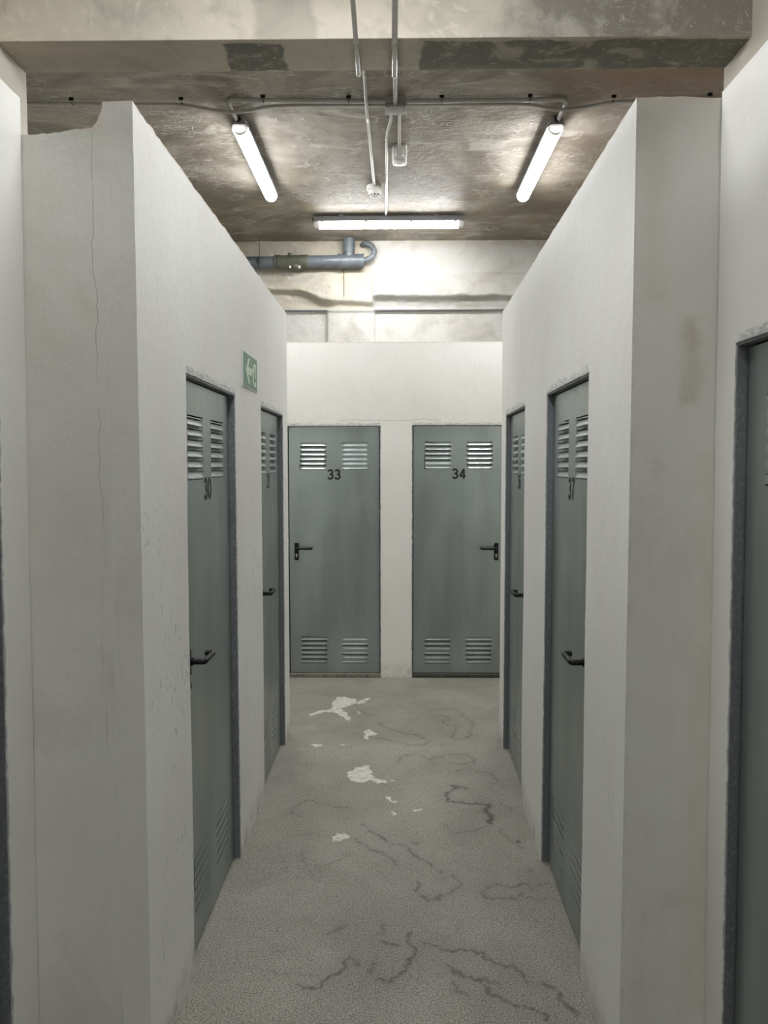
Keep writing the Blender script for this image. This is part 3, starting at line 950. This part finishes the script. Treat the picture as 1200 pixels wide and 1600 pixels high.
def door(idx, loc, rotz, W, H, side, number, label, sill=None):
    root = empty('door_%d' % idx, loc, rotz)
    root.rotation_euler.x = 0
    structure(root, label, 'door')
    # steel lining set into the partition
    bm = bmesh.new()
    box(bm, -0.03, 0.0, 0.0035, 0.095, 0, H + 0.03)
    box(bm, W, W + 0.03, 0.0035, 0.095, 0, H + 0.03)
    box(bm, 0.0, W, 0.0035, 0.095, H, H + 0.03)
    for a, b in ((0.0, 0.014), (W - 0.014, W)):
        box(bm, a, b, REC + 0.052, 0.095, 0, H)
    fr = obj('frame', bm, M['frame'], root, smooth=False)
    bm = bmesh.new()
    low = sill is None
    zb0 = 0.010 if low else 0.034
    if low:
        box(bm, 0.0001, W - 0.0001, REC + 0.004, 0.094, 0.0, 0.007, 0.002)
    else:
        box(bm, 0.0001, W - 0.0001, 0.0, 0.094, 0.0, 0.030, 0.003)
    obj('threshold', bm, M[sill or 'sill_dark'], root)
    # leaf: folded steel sheet, a little gap all round
    g = 0.0055
    xs0, xs1, z0, z1 = g, W - g, zb0, H - g
    margin = (W - 0.207 * 2 - 0.120) / 2
    cols = (margin, margin + 0.207 + 0.120)
    vents = []
    for zt in (H - 0.127, 0.320):
        for cx in cols:
            vents.append(vent_mesh(cx, zt, 0.0365, 0.207, depth=0.0080 if zt > 1 else 0.0040))
    holes = [v[1] for v in vents]
    xb = sorted({xs0, xs1, *[h[0] for h in holes], *[h[1] for h in holes]})
    zb = sorted({z0, z1, *[h[2] for h in holes], *[h[3] for h in holes]})
    bm = bmesh.new()
    V = {}

    def vv(x, z):
        k = (round(x, 5), round(z, 5))
        if k not in V:
            V[k] = bm.verts.new((x, REC, z))
        return V[k]
    for xa, xc in zip(xb, xb[1:]):
        for za, zc in zip(zb, zb[1:]):
            mx, mz = (xa + xc) / 2, (za + zc) / 2
            if any(h[0] < mx < h[1] and h[2] < mz < h[3] for h in holes):
                continue
            bm.faces.new((vv(xa, za), vv(xc, za), vv(xc, zc), vv(xa, zc)))
    T = 0.05
    for a, b in (((xs0, z0), (xs1, z0)), ((xs1, z0), (xs1, z1)), ((xs1, z1), (xs0, z1)), ((xs0, z1), (xs0, z0))):
        bm.faces.new([bm.verts.new(p) for p in ((a[0], REC, a[1]), (b[0], REC, b[1]), (b[0], REC + T, b[1]), (a[0], REC + T, a[1]))])
    bm.faces.new([bm.verts.new(p) for p in ((xs0, REC + T, z0), (xs1, REC + T, z0), (xs1, REC + T, z1), (xs0, REC + T, z1))])
    leaf = obj('leaf', bm, M['steel'], root, smooth=False)
    for v, _ in vents:
        obj('louver_vent', v, M['steel'], leaf)
    if number:
        digits(number, 0.081, leaf, W / 2, H - 0.415, REC)
    # lever handle on a long plate
    s = 1 if side == 'L' else -1
    px = 0.0625 if side == 'L' else W - 0.0625
    hp = REC
    bm = bmesh.new()
    prof = []
    hw, r = 0.0175, 0.009
    for cx, cz, a0 in ((hw - r, 1.080 - r, 0), (-hw + r, 1.080 - r, 90), (-hw + r, 0.942 + r, 180), (hw - r, 0.942 + r, 270)):
        for k in range(5):
            a = math.radians(a0 + k * 22.5)
            prof.append((px + cx + r * math.cos(a), cz + r * math.sin(a)))
    prism(bm, prof, hp - 0.009, hp)
    bmesh.ops.bevel(bm, geom=[e for e in bm.edges if all(abs(v.co.y - (hp - 0.009)) < 1e-5 for v in e.verts)], offset=0.002, segments=2, affect='EDGES')
    plate = obj('handle_plate', bm, M['black'], leaf)
    bm = bmesh.new()
    zl = 1.040
    path = arc_path([(px, hp - 0.008, zl), (px, hp - 0.058, zl), (px + s * 0.121, hp - 0.058, zl), (px + s * 0.121, hp - 0.030, zl)], 0.012, 6)
    tube(bm, path, 0.0095, 14)
    for v in bm.verts:
        if v.co.y < hp - 0.045:
            v.co.z = zl + (v.co.z - zl) * 1.05
    tube(bm, [(px, hp - 0.006, zl), (px, hp - 0.020, zl)], 0.0135, 18)
    obj('lever', bm, M['black'], plate)
    bm = bmesh.new()
    tube(bm, [(px, hp - 0.008, 0.985), (px, hp - 0.0125, 0.985)], 0.0085, 18)
    box(bm, px - 0.005, px + 0.005, hp - 0.0125, hp - 0.008, 0.966, 0.984, 0.0015)
    obj('key_cylinder', bm, M['chrome'], plate)
    return root


def place_on(a, b, u, off=0.0):
    d = (b - a).normalized()
    p = a + d * u
    return (p.x, p.y, 0)


for i, (u0, u1, z1), num, txt in ((1, OPEN_L[0], '30', 'grey louvered steel door 30 in the left partition, nearest the viewer before the exit sign'), (2, OPEN_L[1], '31', 'grey louvered steel door 31 in the left partition, beyond the green exit sign')):
    door(i, place_on(aL, bL, u0), angL, u1 - u0, z1, 'L', num, txt)
for i, (u0, u1, z1), num, txt in ((3, OPEN_R[0], '36', 'grey louvered steel door 36 in the right partition, the farther one'), (4, OPEN_R[1], '37', 'grey louvered steel door 37 in the right partition, with a curved black lever')):
    door(i, place_on(bR, aR, u0), angR, u1 - u0, z1, 'R', num, txt)
for i, (u0, u1, z1), num, sd, sl, txt in ((5, OPEN_E[0], '33', 'L', 'sill', 'grey louvered steel door 33 in the end partition, lever on its left'), (6, OPEN_E[1], '34', 'R', 'sill_dark', 'grey louvered steel door 34 in the end partition, lever on its right')):
    door(i, (-EX + u0, 6.048, 0), 0, u1 - u0, z1, sd, num, txt, sl)
u0, u1, z1 = OPEN_NL[0]
d7 = door(7, (-0.955, 2.010 - NL + u0, 0), PI / 2, u1 - u0, z1, 'L', None, 'grey steel door at the left edge of view, in the near left partition')
u0, u1, z1 = OPEN_NR[0]
d8 = door(8, (0.826, 2.007 - u0, 0), -PI / 2, u1 - u0, z1, 'R', None, 'grey louvered steel door at the right edge of view, in the near right partition')
# both near partitions lean outwards slightly at the floor
for dd, ln in ((d7, 0.024), (d8, 0.016)):
    dd.rotation_mode = 'QUATERNION'
    z = dd.rotation_euler.z
    from mathutils import Quaternion
    dd.rotation_quaternion = Quaternion((0, 0, 1), z) @ Quaternion((1, 0, 0), math.atan2(ln, 2.635))
    off = Vector((0, ln, 0))
    off.rotate(Quaternion((0, 0, 1), z))
    dd.location = dd.location + off


# ------------------------------------------------------------------ exit sign
def exit_sign():
    W, H = 0.342, 0.158
    root = empty('exit_sign', (aL.x + 0.0045 + 0.0006, 3.374, 2.045), PI / 2)
    tag(root, 'green exit sign with pale left arrow on the partition between doors 30 and 31', 'sign')
    bm = bmesh.new()
    box(bm, 0, W, -0.004, 0.002, 0, H, 0.0008)
    obj('rim', bm, M['silver'], root)
    bm = bmesh.new()
    box(bm, 0.006, W - 0.006, -0.005, -0.0041, 0.006, H - 0.006)
    face = obj('panel', bm, M['green'], root, smooth=False)
    cz = H / 2

    def pale(name, polys, mat='pale', y=-0.0058):
        bm = bmesh.new()
        for p in polys:
            prism(bm, p, y, y + 0.0007)
        return obj(name, bm, M[mat], face, smooth=False)
    pale('arrow', [[(0.052, cz), (0.118, cz + 0.057), (0.158, cz + 0.057), (0.112, cz + 0.017), (0.200, cz + 0.017), (0.200, cz - 0.017), (0.112, cz - 0.017), (0.158, cz - 0.057), (0.118, cz - 0.057)]])
    disc = [(0.192 + 0.009 * math.cos(a), cz + 0.040 + 0.009 * math.sin(a)) for a in np.linspace(0, 2 * PI, 14)[:-1]]
    dz = cz
    pale('doorway_symbol', [
        [(0.238, dz - 0.055), (0.252, dz - 0.055), (0.252, dz + 0.048), (0.238, dz + 0.048)],
        [(0.252, dz + 0.036), (0.306, dz + 0.036), (0.306, dz + 0.048), (0.252, dz + 0.048)],
        [(0.290, dz - 0.018), (0.306, dz - 0.018), (0.306, dz + 0.036), (0.290, dz + 0.036)],
        [(0.262, dz - 0.058), (0.306, dz - 0.058), (0.306, dz - 0.032), (0.276, dz - 0.032)],
        [(0.252, dz + 0.002), (0.266, dz + 0.010), (0.266, dz + 0.036), (0.252, dz + 0.036)]])
    pale('running_figure', [disc,
         [(0.206, dz + 0.028), (0.226, dz + 0.026), (0.234, dz + 0.004), (0.222, dz - 0.008), (0.212, dz + 0.004)],
         [(0.214, dz + 0.024), (0.198, dz + 0.010), (0.203, dz + 0.006), (0.217, dz + 0.016)],
         [(0.222, dz - 0.006), (0.231, dz - 0.002), (0.230, dz - 0.030), (0.222, dz - 0.050), (0.216, dz - 0.047), (0.222, dz - 0.028)]])


exit_sign()


# ------------------------------------------------------------------ batten lamps
def lamp():
    """grey weatherproof batten, long axis on x, ceiling at z = 0"""
    root = empty('batten_lamp')
    L, w = 1.27, 0.100

    def bar(bm, prof, L, taper):
        # cross-section prof (y, z) swept along x, ends drawn in
        cuts = [(-L / 2, 0.55), (-L / 2 + 0.008, 0.80), (-L / 2 + 0.028, 0.95), (-L / 2 + 0.055, 1.0), (L / 2 - 0.055, 1.0), (L / 2 - 0.028, 0.95), (L / 2 - 0.008, 0.80), (L / 2, 0.55)]
        if not taper:
            cuts = [(-L / 2, 1), (L / 2, 1)]
        zm = max(p[1] for p in prof)
        rings = [[bm.verts.new((x, p[0] * s, zm + (p[1] - zm) * (0.5 + 0.5 * s))) for p in prof] for x, s in cuts]
        n = len(prof)
        for a, b in zip(rings, rings[1:]):
            for k in range(n):
                bm.faces.new((a[k], a[(k + 1) % n], b[(k + 1) % n], b[k]))
        bm.faces.new(rings[0][::-1])
        bm.faces.new(rings[-1])
    # housing
    bm = bmesh.new()
    hw = w / 2
    bar(bm, [(-hw * 0.72, -0.014), (hw * 0.72, -0.014), (hw * 0.96, -0.034), (hw, -0.055), (hw, -0.060), (-hw, -0.060), (-hw, -0.055), (-hw * 0.96, -0.034)], L, True)
    hs = obj('housing', bm, M['lamp_grey'], root)
    # lit cover
    prof = [(hw * 0.93, -0.0605)] + [(hw * 0.93 * math.cos(a), -0.0625 - 0.046 * math.sin(a)) for a in np.linspace(0.0, PI, 13)] + [(-hw * 0.93, -0.0605)]
    bm = bmesh.new()
    bar(bm, prof, L - 0.10, False)
    obj('diffuser', bm, M['tube'], root)
    for s in (-1, 1):
        bm = bmesh.new()
        rings = []
        for x, q in ((0, 1.0), (0.014, 1.0), (0.027, 0.93), (0.038, 0.80), (0.045, 0.58)):
            xx = s * ((L - 0.10) / 2 + x + 0.0005)
            rings.append([bm.verts.new((xx, p[0] * q, -0.0605 + (p[1] + 0.0605) * (0.35 + 0.65 * q))) for p in prof])
        n = len(prof)
        for a, b in zip(rings, rings[1:]):
            for k in range(n):
                bm.faces.new((a[k], a[(k + 1) % n], b[(k + 1) % n], b[k]))
        bm.faces.new(rings[0])
        bm.faces.new(rings[-1])
        obj('end_cap', bm, M['clear'], root)
    # clips
    for x in (-0.56, -0.19, 0.19, 0.56):
        for s in (-1, 1):
            bm = bmesh.new()
            box(bm, x - 0.011, x + 0.011, s * hw - 0.003, s * hw + 0.004, -0.070, -0.046, 0.0015)
            obj('clip', bm, M['lamp_grey'], hs)
    for x in (-0.40, 0.40):
        bm = bmesh.new()
        box(bm, x - 0.02, x + 0.02, -0.028, 0.028, -0.016, 0.0)
        obj('bracket', bm, M['lamp_grey'], root)
    bm = bmesh.new()
    lathe(bm, [(0.012, -0.0), (0.016, 0.004), (0.016, 0.02), (0.012, 0.024)], (0, 0, 0), 14)
    for v in bm.verts:
        v.co = Vector((-L / 2 - 0.010 + v.co.z, v.co.x, -0.034 + v.co.y))
    obj('cable_gland', bm, M['black'], root)
    return root


def copy_tree(o, parent=None):
    c = o.copy()
    COL.objects.link(c)
    if parent is not None:
        c.parent = parent
    for ch in list(o.children):
        copy_tree(ch, c)
    return c


proto = lamp()
spots = [
    ((-0.933, 5.36), PI / 2, 'lit grey batten lamp lengthwise on the ceiling, above the left partition'),
    ((0.978, 5.39), PI / 2, 'lit grey batten lamp lengthwise on the ceiling, above the right partition'),
    ((-0.045, 6.62), 0.0, 'lit grey batten lamp set crosswise above the drain pipe by the back wall'),
    ((-0.22, 2.05), PI / 2, 'lit grey batten lamp lengthwise on the ceiling before the beam'),
    ((0.0, -1.7), 0.0, 'lit grey batten lamp behind the viewpoint past the second beam'),
]
for k, ((x, y), rz, lab) in enumerate(spots):
    o = proto if k == 0 else copy_tree(proto)
    o.location = (x, y, ZC)
    o.rotation_euler.z = rz
    tag(o, lab, 'lamp', 'batten lamps on the concrete ceiling')


# ------------------------------------------------------------------ conduits
def conduit(label, pts, r, mat='pvc', rad=0.04, couplings=(), name='conduit'):
    bm = bmesh.new()
    path = arc_path(pts, rad)
    tube(bm, path, r, 14)
    for a, b in couplings:
        tube(bm, [a, b], r * 1.14, 14)
    o = obj(name, bm, M[mat])
    tag(o, label, 'pipe', 'grey conduits on the ceiling')
    return o


Zp = 3.782
R1 = 0.0125
conduit('thicker upper conduit from the junction box to the lamp above the left partition',
        [(-0.055, 4.545, Zp), (-0.93, 4.515, Zp), (-0.958, 4.56, Zp), (-0.945, 4.72, 3.766)], R1, rad=0.05,
        couplings=(((-0.954, 4.62, 3.775), (-0.951, 4.65, 3.773)),))
conduit('thicker upper conduit from the junction box to the lamp above the right partition',
        [(0.075, 4.548, Zp), (0.965, 4.535, Zp), (0.993, 4.58, Zp), (0.985, 4.75, 3.766)], R1, rad=0.05,
        couplings=(((0.990, 4.65, 3.775), (0.989, 4.68, 3.773)),))
R2 = 0.010
wavy = [(-2.95, 4.55, Zp), (-2.1, 4.54, Zp), (-1.22, 4.555, Zp - 0.004), (-1.04, 4.60, Zp - 0.022), (-0.95, 4.612, Zp - 0.026), (-0.85, 4.60, Zp - 0.024), (-0.74, 4.588, Zp - 0.006), (-0.62, 4.586, Zp), (-0.05, 4.588, Zp)]
bm = bmesh.new()
tube(bm, arc_path(wavy, 0.12), R2, 12)
tag(obj('conduit', bm, M['pvc']), 'thin lower conduit running left from the junction box and off behind the column', 'pipe', 'grey conduits on the ceiling')
wavy = [(0.07, 4.588, Zp), (0.68, 4.592, Zp), (0.80, 4.590, Zp - 0.004), (0.90, 4.604, Zp - 0.022), (0.99, 4.612, Zp - 0.026), (1.10, 4.60, Zp - 0.018), (1.26, 4.565, Zp), (2.95, 4.555, Zp)]
bm = bmesh.new()
tube(bm, arc_path(wavy, 0.12), R2, 12)
tag(obj('conduit', bm, M['pvc']), 'thin lower conduit running right from the junction box and off behind the column', 'pipe', 'grey conduits on the ceiling')

# black clips that hold the cross run
for x, y in ((-1.22, 4.535), (-0.747, 4.515), (-0.26, 4.53), (0.272, 4.53), (0.774, 4.53), (1.252, 4.545), (1.79, 4.53), (-1.85, 4.53)):
    bm = bmesh.new()
    box(bm, x - 0.013, x + 0.013, y - 0.022, y - 0.013, ZC - 0.016, ZC, 0.002)
    c = obj('pipe_clip', bm, M['black'])
    where = {-1.22: 'left of the lamp above the left partition', -0.747: 'right of the lamp above the left partition', -0.26: 'left of the junction box', 0.272: 'right of the junction box',
             0.774: 'left of the lamp above the right partition', 1.252: 'right of the lamp above the right partition', 1.79: 'beside the right column', -1.85: 'beside the left column'}[x]
    tag(c, 'small black conduit clip ' + where, 'clip', 'black clips along the cross conduit')
    bm = bmesh.new()
    pts = [(x, y + 0.0145 * math.cos(a), Zp + 0.0145 * math.sin(a)) for a in np.linspace(-PI * 0.95, PI * 0.05, 9)]
    tube(bm, [(p[0] - 0.0, p[1] + 0.002, p[2]) for p in pts], 0.0022, 6)
    obj('strap', bm, M['black'], c)

# two runs hung under the beam, then up to the ceiling
conduit('conduit left of the pair under the beam, leading to the smoke detector',
        [(-0.128, -0.6, 3.386), (-0.154, 3.452, 3.386), (-0.156, 3.462, Zp - 0.02), (-0.158, 4.40, Zp - 0.012), (-0.158, 4.47, Zp - 0.030), (-0.159, 4.70, Zp - 0.030), (-0.159, 4.78, Zp), (-0.148, 5.885, Zp)],
        0.0098, rad=0.03, couplings=(((-0.1517, 3.18, 3.386), (-0.1520, 3.21, 3.386)), ((-0.157, 4.20, Zp - 0.014), (-0.157, 4.24, Zp - 0.014)), ((-0.159, 4.76, Zp - 0.006), (-0.159, 4.80, Zp - 0.002))))
conduit('conduit right of the pair under the beam, entering the junction box',
        [(0.010, -0.6, 3.386), (0.002, 3.466, 3.386), (0.004, 3.478, Zp - 0.026), (0.006, 4.525, Zp - 0.026)], 0.0118, rad=0.032,
        couplings=(((0.0028, 3.18, 3.386), (0.0027, 3.22, 3.386)),))
conduit('conduit with a double bend from the junction box to the crosswise lamp',
        [(-0.018, 4.60, Zp), (-0.016, 4.76, Zp), (-0.044, 4.97, Zp), (-0.048, 5.10, Zp), (-0.068, 6.60, 3.788)], 0.0098, rad=0.06,
        couplings=(((-0.016, 4.74, Zp), (-0.0165, 4.755, Zp)), ((-0.047, 5.03, Zp), (-0.0475, 5.06, Zp)), ((-0.0546, 5.64, Zp), (-0.055, 5.67, Zp))))
conduit('short straight conduit from the junction box to the ribbed bulkhead light',
        [(0.030, 4.60, Zp), (0.034, 5.20, Zp - 0.002)], 0.0098, couplings=(((0.030, 4.64, Zp), (0.0303, 4.70, Zp)), ((0.0333, 5.06, Zp), (0.0335, 5.09, Zp))))

# junction box
root = empty('junction_box', (0.010, 4.567, ZC))
tag(root, 'grey square junction box on the ceiling where the conduits meet', 'junction box')
bm = bmesh.new()
box(bm, -0.058, 0.058, -0.054, 0.054, -0.044, 0, 0.003)
obj('body', bm, M['box'], root)
bm = bmesh.new()
box(bm, -0.061, 0.061, -0.057, 0.057, -0.062, -0.044, 0.003)
lid = obj('lid', bm, M['box'], root)
for sx in (-1, 1):
    for sy in (-1, 1):
        bm = bmesh.new()
        lathe(bm, [(0.0045, -0.0645), (0.0055, -0.062)], (sx * 0.050, sy * 0.046, 0), 12)
        obj('screw', bm, M['lamp_grey'], lid)

# ribbed bulkhead light, unlit
root = empty('bulkhead_light', (0.036, 5.255, ZC))
tag(root, 'small unlit bulkhead light with a ribbed clear cover below the junction box', 'lamp')
bm = bmesh.new()
box(bm, -0.048, 0.048, -0.085, 0.085, -0.030, 0, 0.012)
obj('base', bm, M['white'], root)
bm = bmesh.new()
n = 40
rings = []
for zz, q in ((-0.029, 1.0), (-0.064, 0.98), (-0.080, 0.90), (-0.086, 0.74)):
    ring = []
    for k in range(n):
        a = 2 * PI * k / n
        ca, sa = math.cos(a), math.sin(a)
        e = 0.42
        x = 0.050 * math.copysign(abs(ca) ** e, ca) * q
        y = 0.088 * math.copysign(abs(sa) ** e, sa) * (q if zz > -0.08 else q * 1.05)
        rb = 1 + (0.022 if k % 2 else -0.022)
        ring.append(bm.verts.new((x * rb, y * rb, zz)))
    rings.append(ring)
for a, b in zip(rings, rings[1:]):
    for k in range(n):
        bm.faces.new((a[k], a[(k + 1) % n], b[(k + 1) % n], b[k]))
bm.faces.new(rings[0][::-1])
bm.faces.new(rings[-1])
for x in (-0.022, -0.011, 0.0, 0.011, 0.022):
    box(bm, x - 0.002, x + 0.002, -0.058, 0.058, -0.0885, -0.0855, 0.001)
obj('cover', bm, M['clear'], root)

# smoke detector
root = empty('smoke_detector', (-0.146, 5.935, ZC))
tag(root, 'white round smoke detector on the ceiling at the end of its conduit', 'smoke detector')
bm = bmesh.new()
lathe(bm, [(0.054, 0.0), (0.056, -0.006), (0.056, -0.030), (0.052, -0.034)], (-0.006, 0, 0), 32)
obj('base', bm, M['white'], root)
bm = bmesh.new()
lathe(bm, [(0.048, -0.035), (0.050, -0.042), (0.048, -0.055), (0.040, -0.072), (0.030, -0.082), (0.012, -0.084)], (0, 0, 0), 32)
head = obj('head', bm, M['white'], root)
for k in range(9):
    a = 2 * PI * k / 9 - PI / 2
    bm = bmesh.new()
    box(bm, 0.0365, 0.0420, -0.0058, 0.0058, -0.0755, -0.0655, 0.001)
    o = obj('slot', bm, M['dark'], head)
    o.rotation_euler.z = a


# ------------------------------------------------------------------ drain pipe
def drain():
    root = empty('drain_pipe', (0, 7.28, 3.59))
    tag(root, 'grey plastic drain pipe slung along the back wall under the ceiling', 'pipe')
    r = 0.056

    def run(name, x0, x1, rr, mat, z0=0.0, z1=0.0, seg=28, parent=root):
        bm = bmesh.new()
        tube(bm, [(x0, 0, z0), (x1, 0, z1)], rr, seg)
        return obj(name, bm, M[mat], parent)
    run('pipe_section', -2.6, -1.08, r, 'pvc_drain', -0.02, -0.006)
    run('pipe_section', -0.82, -0.50, r - 0.001, 'pvc_drain', 0.0, 0.003)
    body = run('access_coupling', -1.085, -0.80, r + 0.006, 'rubber', -0.006, 0.0)
    body['label'] = 'olive rubber access coupling'
    for x in (-1.10, -1.07, -0.86, -0.82):
        run('band', x - 0.011, x + 0.011, r + 0.011, 'rubber', -0.004, -0.004, parent=body)
    bm = bmesh.new()
    tube(bm, [(-0.965, 0, 0.05), (-0.965, 0, 0.078)], 0.026, 18)
    obj('access_cap', bm, M['rubber'], body)
    bm = bmesh.new()
    tube(bm, [(-0.92, -0.01, -0.045), (-0.92, -0.015, -0.072)], 0.05, 22)
    obj('access_cap', bm, M['rubber'], body)
    for x in (-0.965, -0.88):
        bm = bmesh.new()
        tube(bm, [(x, -0.045, -0.050), (x, -0.045, -0.070)], 0.012, 10)
        obj('bolt', bm, M['chrome'], body)
    tee = run('tee_joint', -0.52, -0.29, r + 0.006, 'pvc_drain', 0.003, 0.006)
    run('rim', -0.525, -0.50, r + 0.010, 'pvc_drain', 0.003, 0.003, parent=tee)
    run('rim', -0.298, -0.280, r + 0.010, 'pvc_drain', 0.006, 0.006, parent=tee)
    bm = bmesh.new()
    tube(bm, [(-0.421, 0, 0.0), (-0.421, 0, 0.175)], 0.050, 24)
    tube(bm, [(-0.421, 0, 0.075), (-0.421, 0, 0.205)], 0.056, 24)
    obj('riser', bm, M['pvc_drain'], tee)
    bm = bmesh.new()
    pts = arc_path([(-0.285, 0, 0.006), (-0.215, 0.0, 0.03), (-0.178, 0.0, 0.085), (-0.205, 0.0, 0.145), (-0.275, 0.01, 0.172), (-0.30, 0.10, 0.175)], 0.06, 5)
    rr = [0.024 + (0.0035 if i % 2 else 0.0) for i in range(len(pts))]
    tube(bm, pts, rr, 16)
    obj('flexible_hose', bm, M['pvc_drain'], root)
    bm = bmesh.new()
    pts = [(-1.257, (r + 0.003) * math.sin(a), -0.008 + (r + 0.003) * math.cos(a)) for a in np.linspace(0, 2 * PI, 25)]
    tube(bm, pts, 0.004, 6)
    tube(bm, [(-1.257, 0, r), (-1.257, 0, 0.209)], 0.003, 6)
    box(bm, -1.268, -1.246, -r - 0.012, -r - 0.002, -0.03, 0.012, 0.002)
    obj('hanger', bm, M['wire'], root)


drain()

bm = bmesh.new()
tube(bm, [(-2.9, 7.385, 3.163), (0, 7.385, 3.164), (2.9, 7.385, 3.166)], 0.007, 8)
o = obj('cable', bm, M['lamp_grey'])
tag(o, 'thin grey cable along the ledge of the back wall', 'cable')
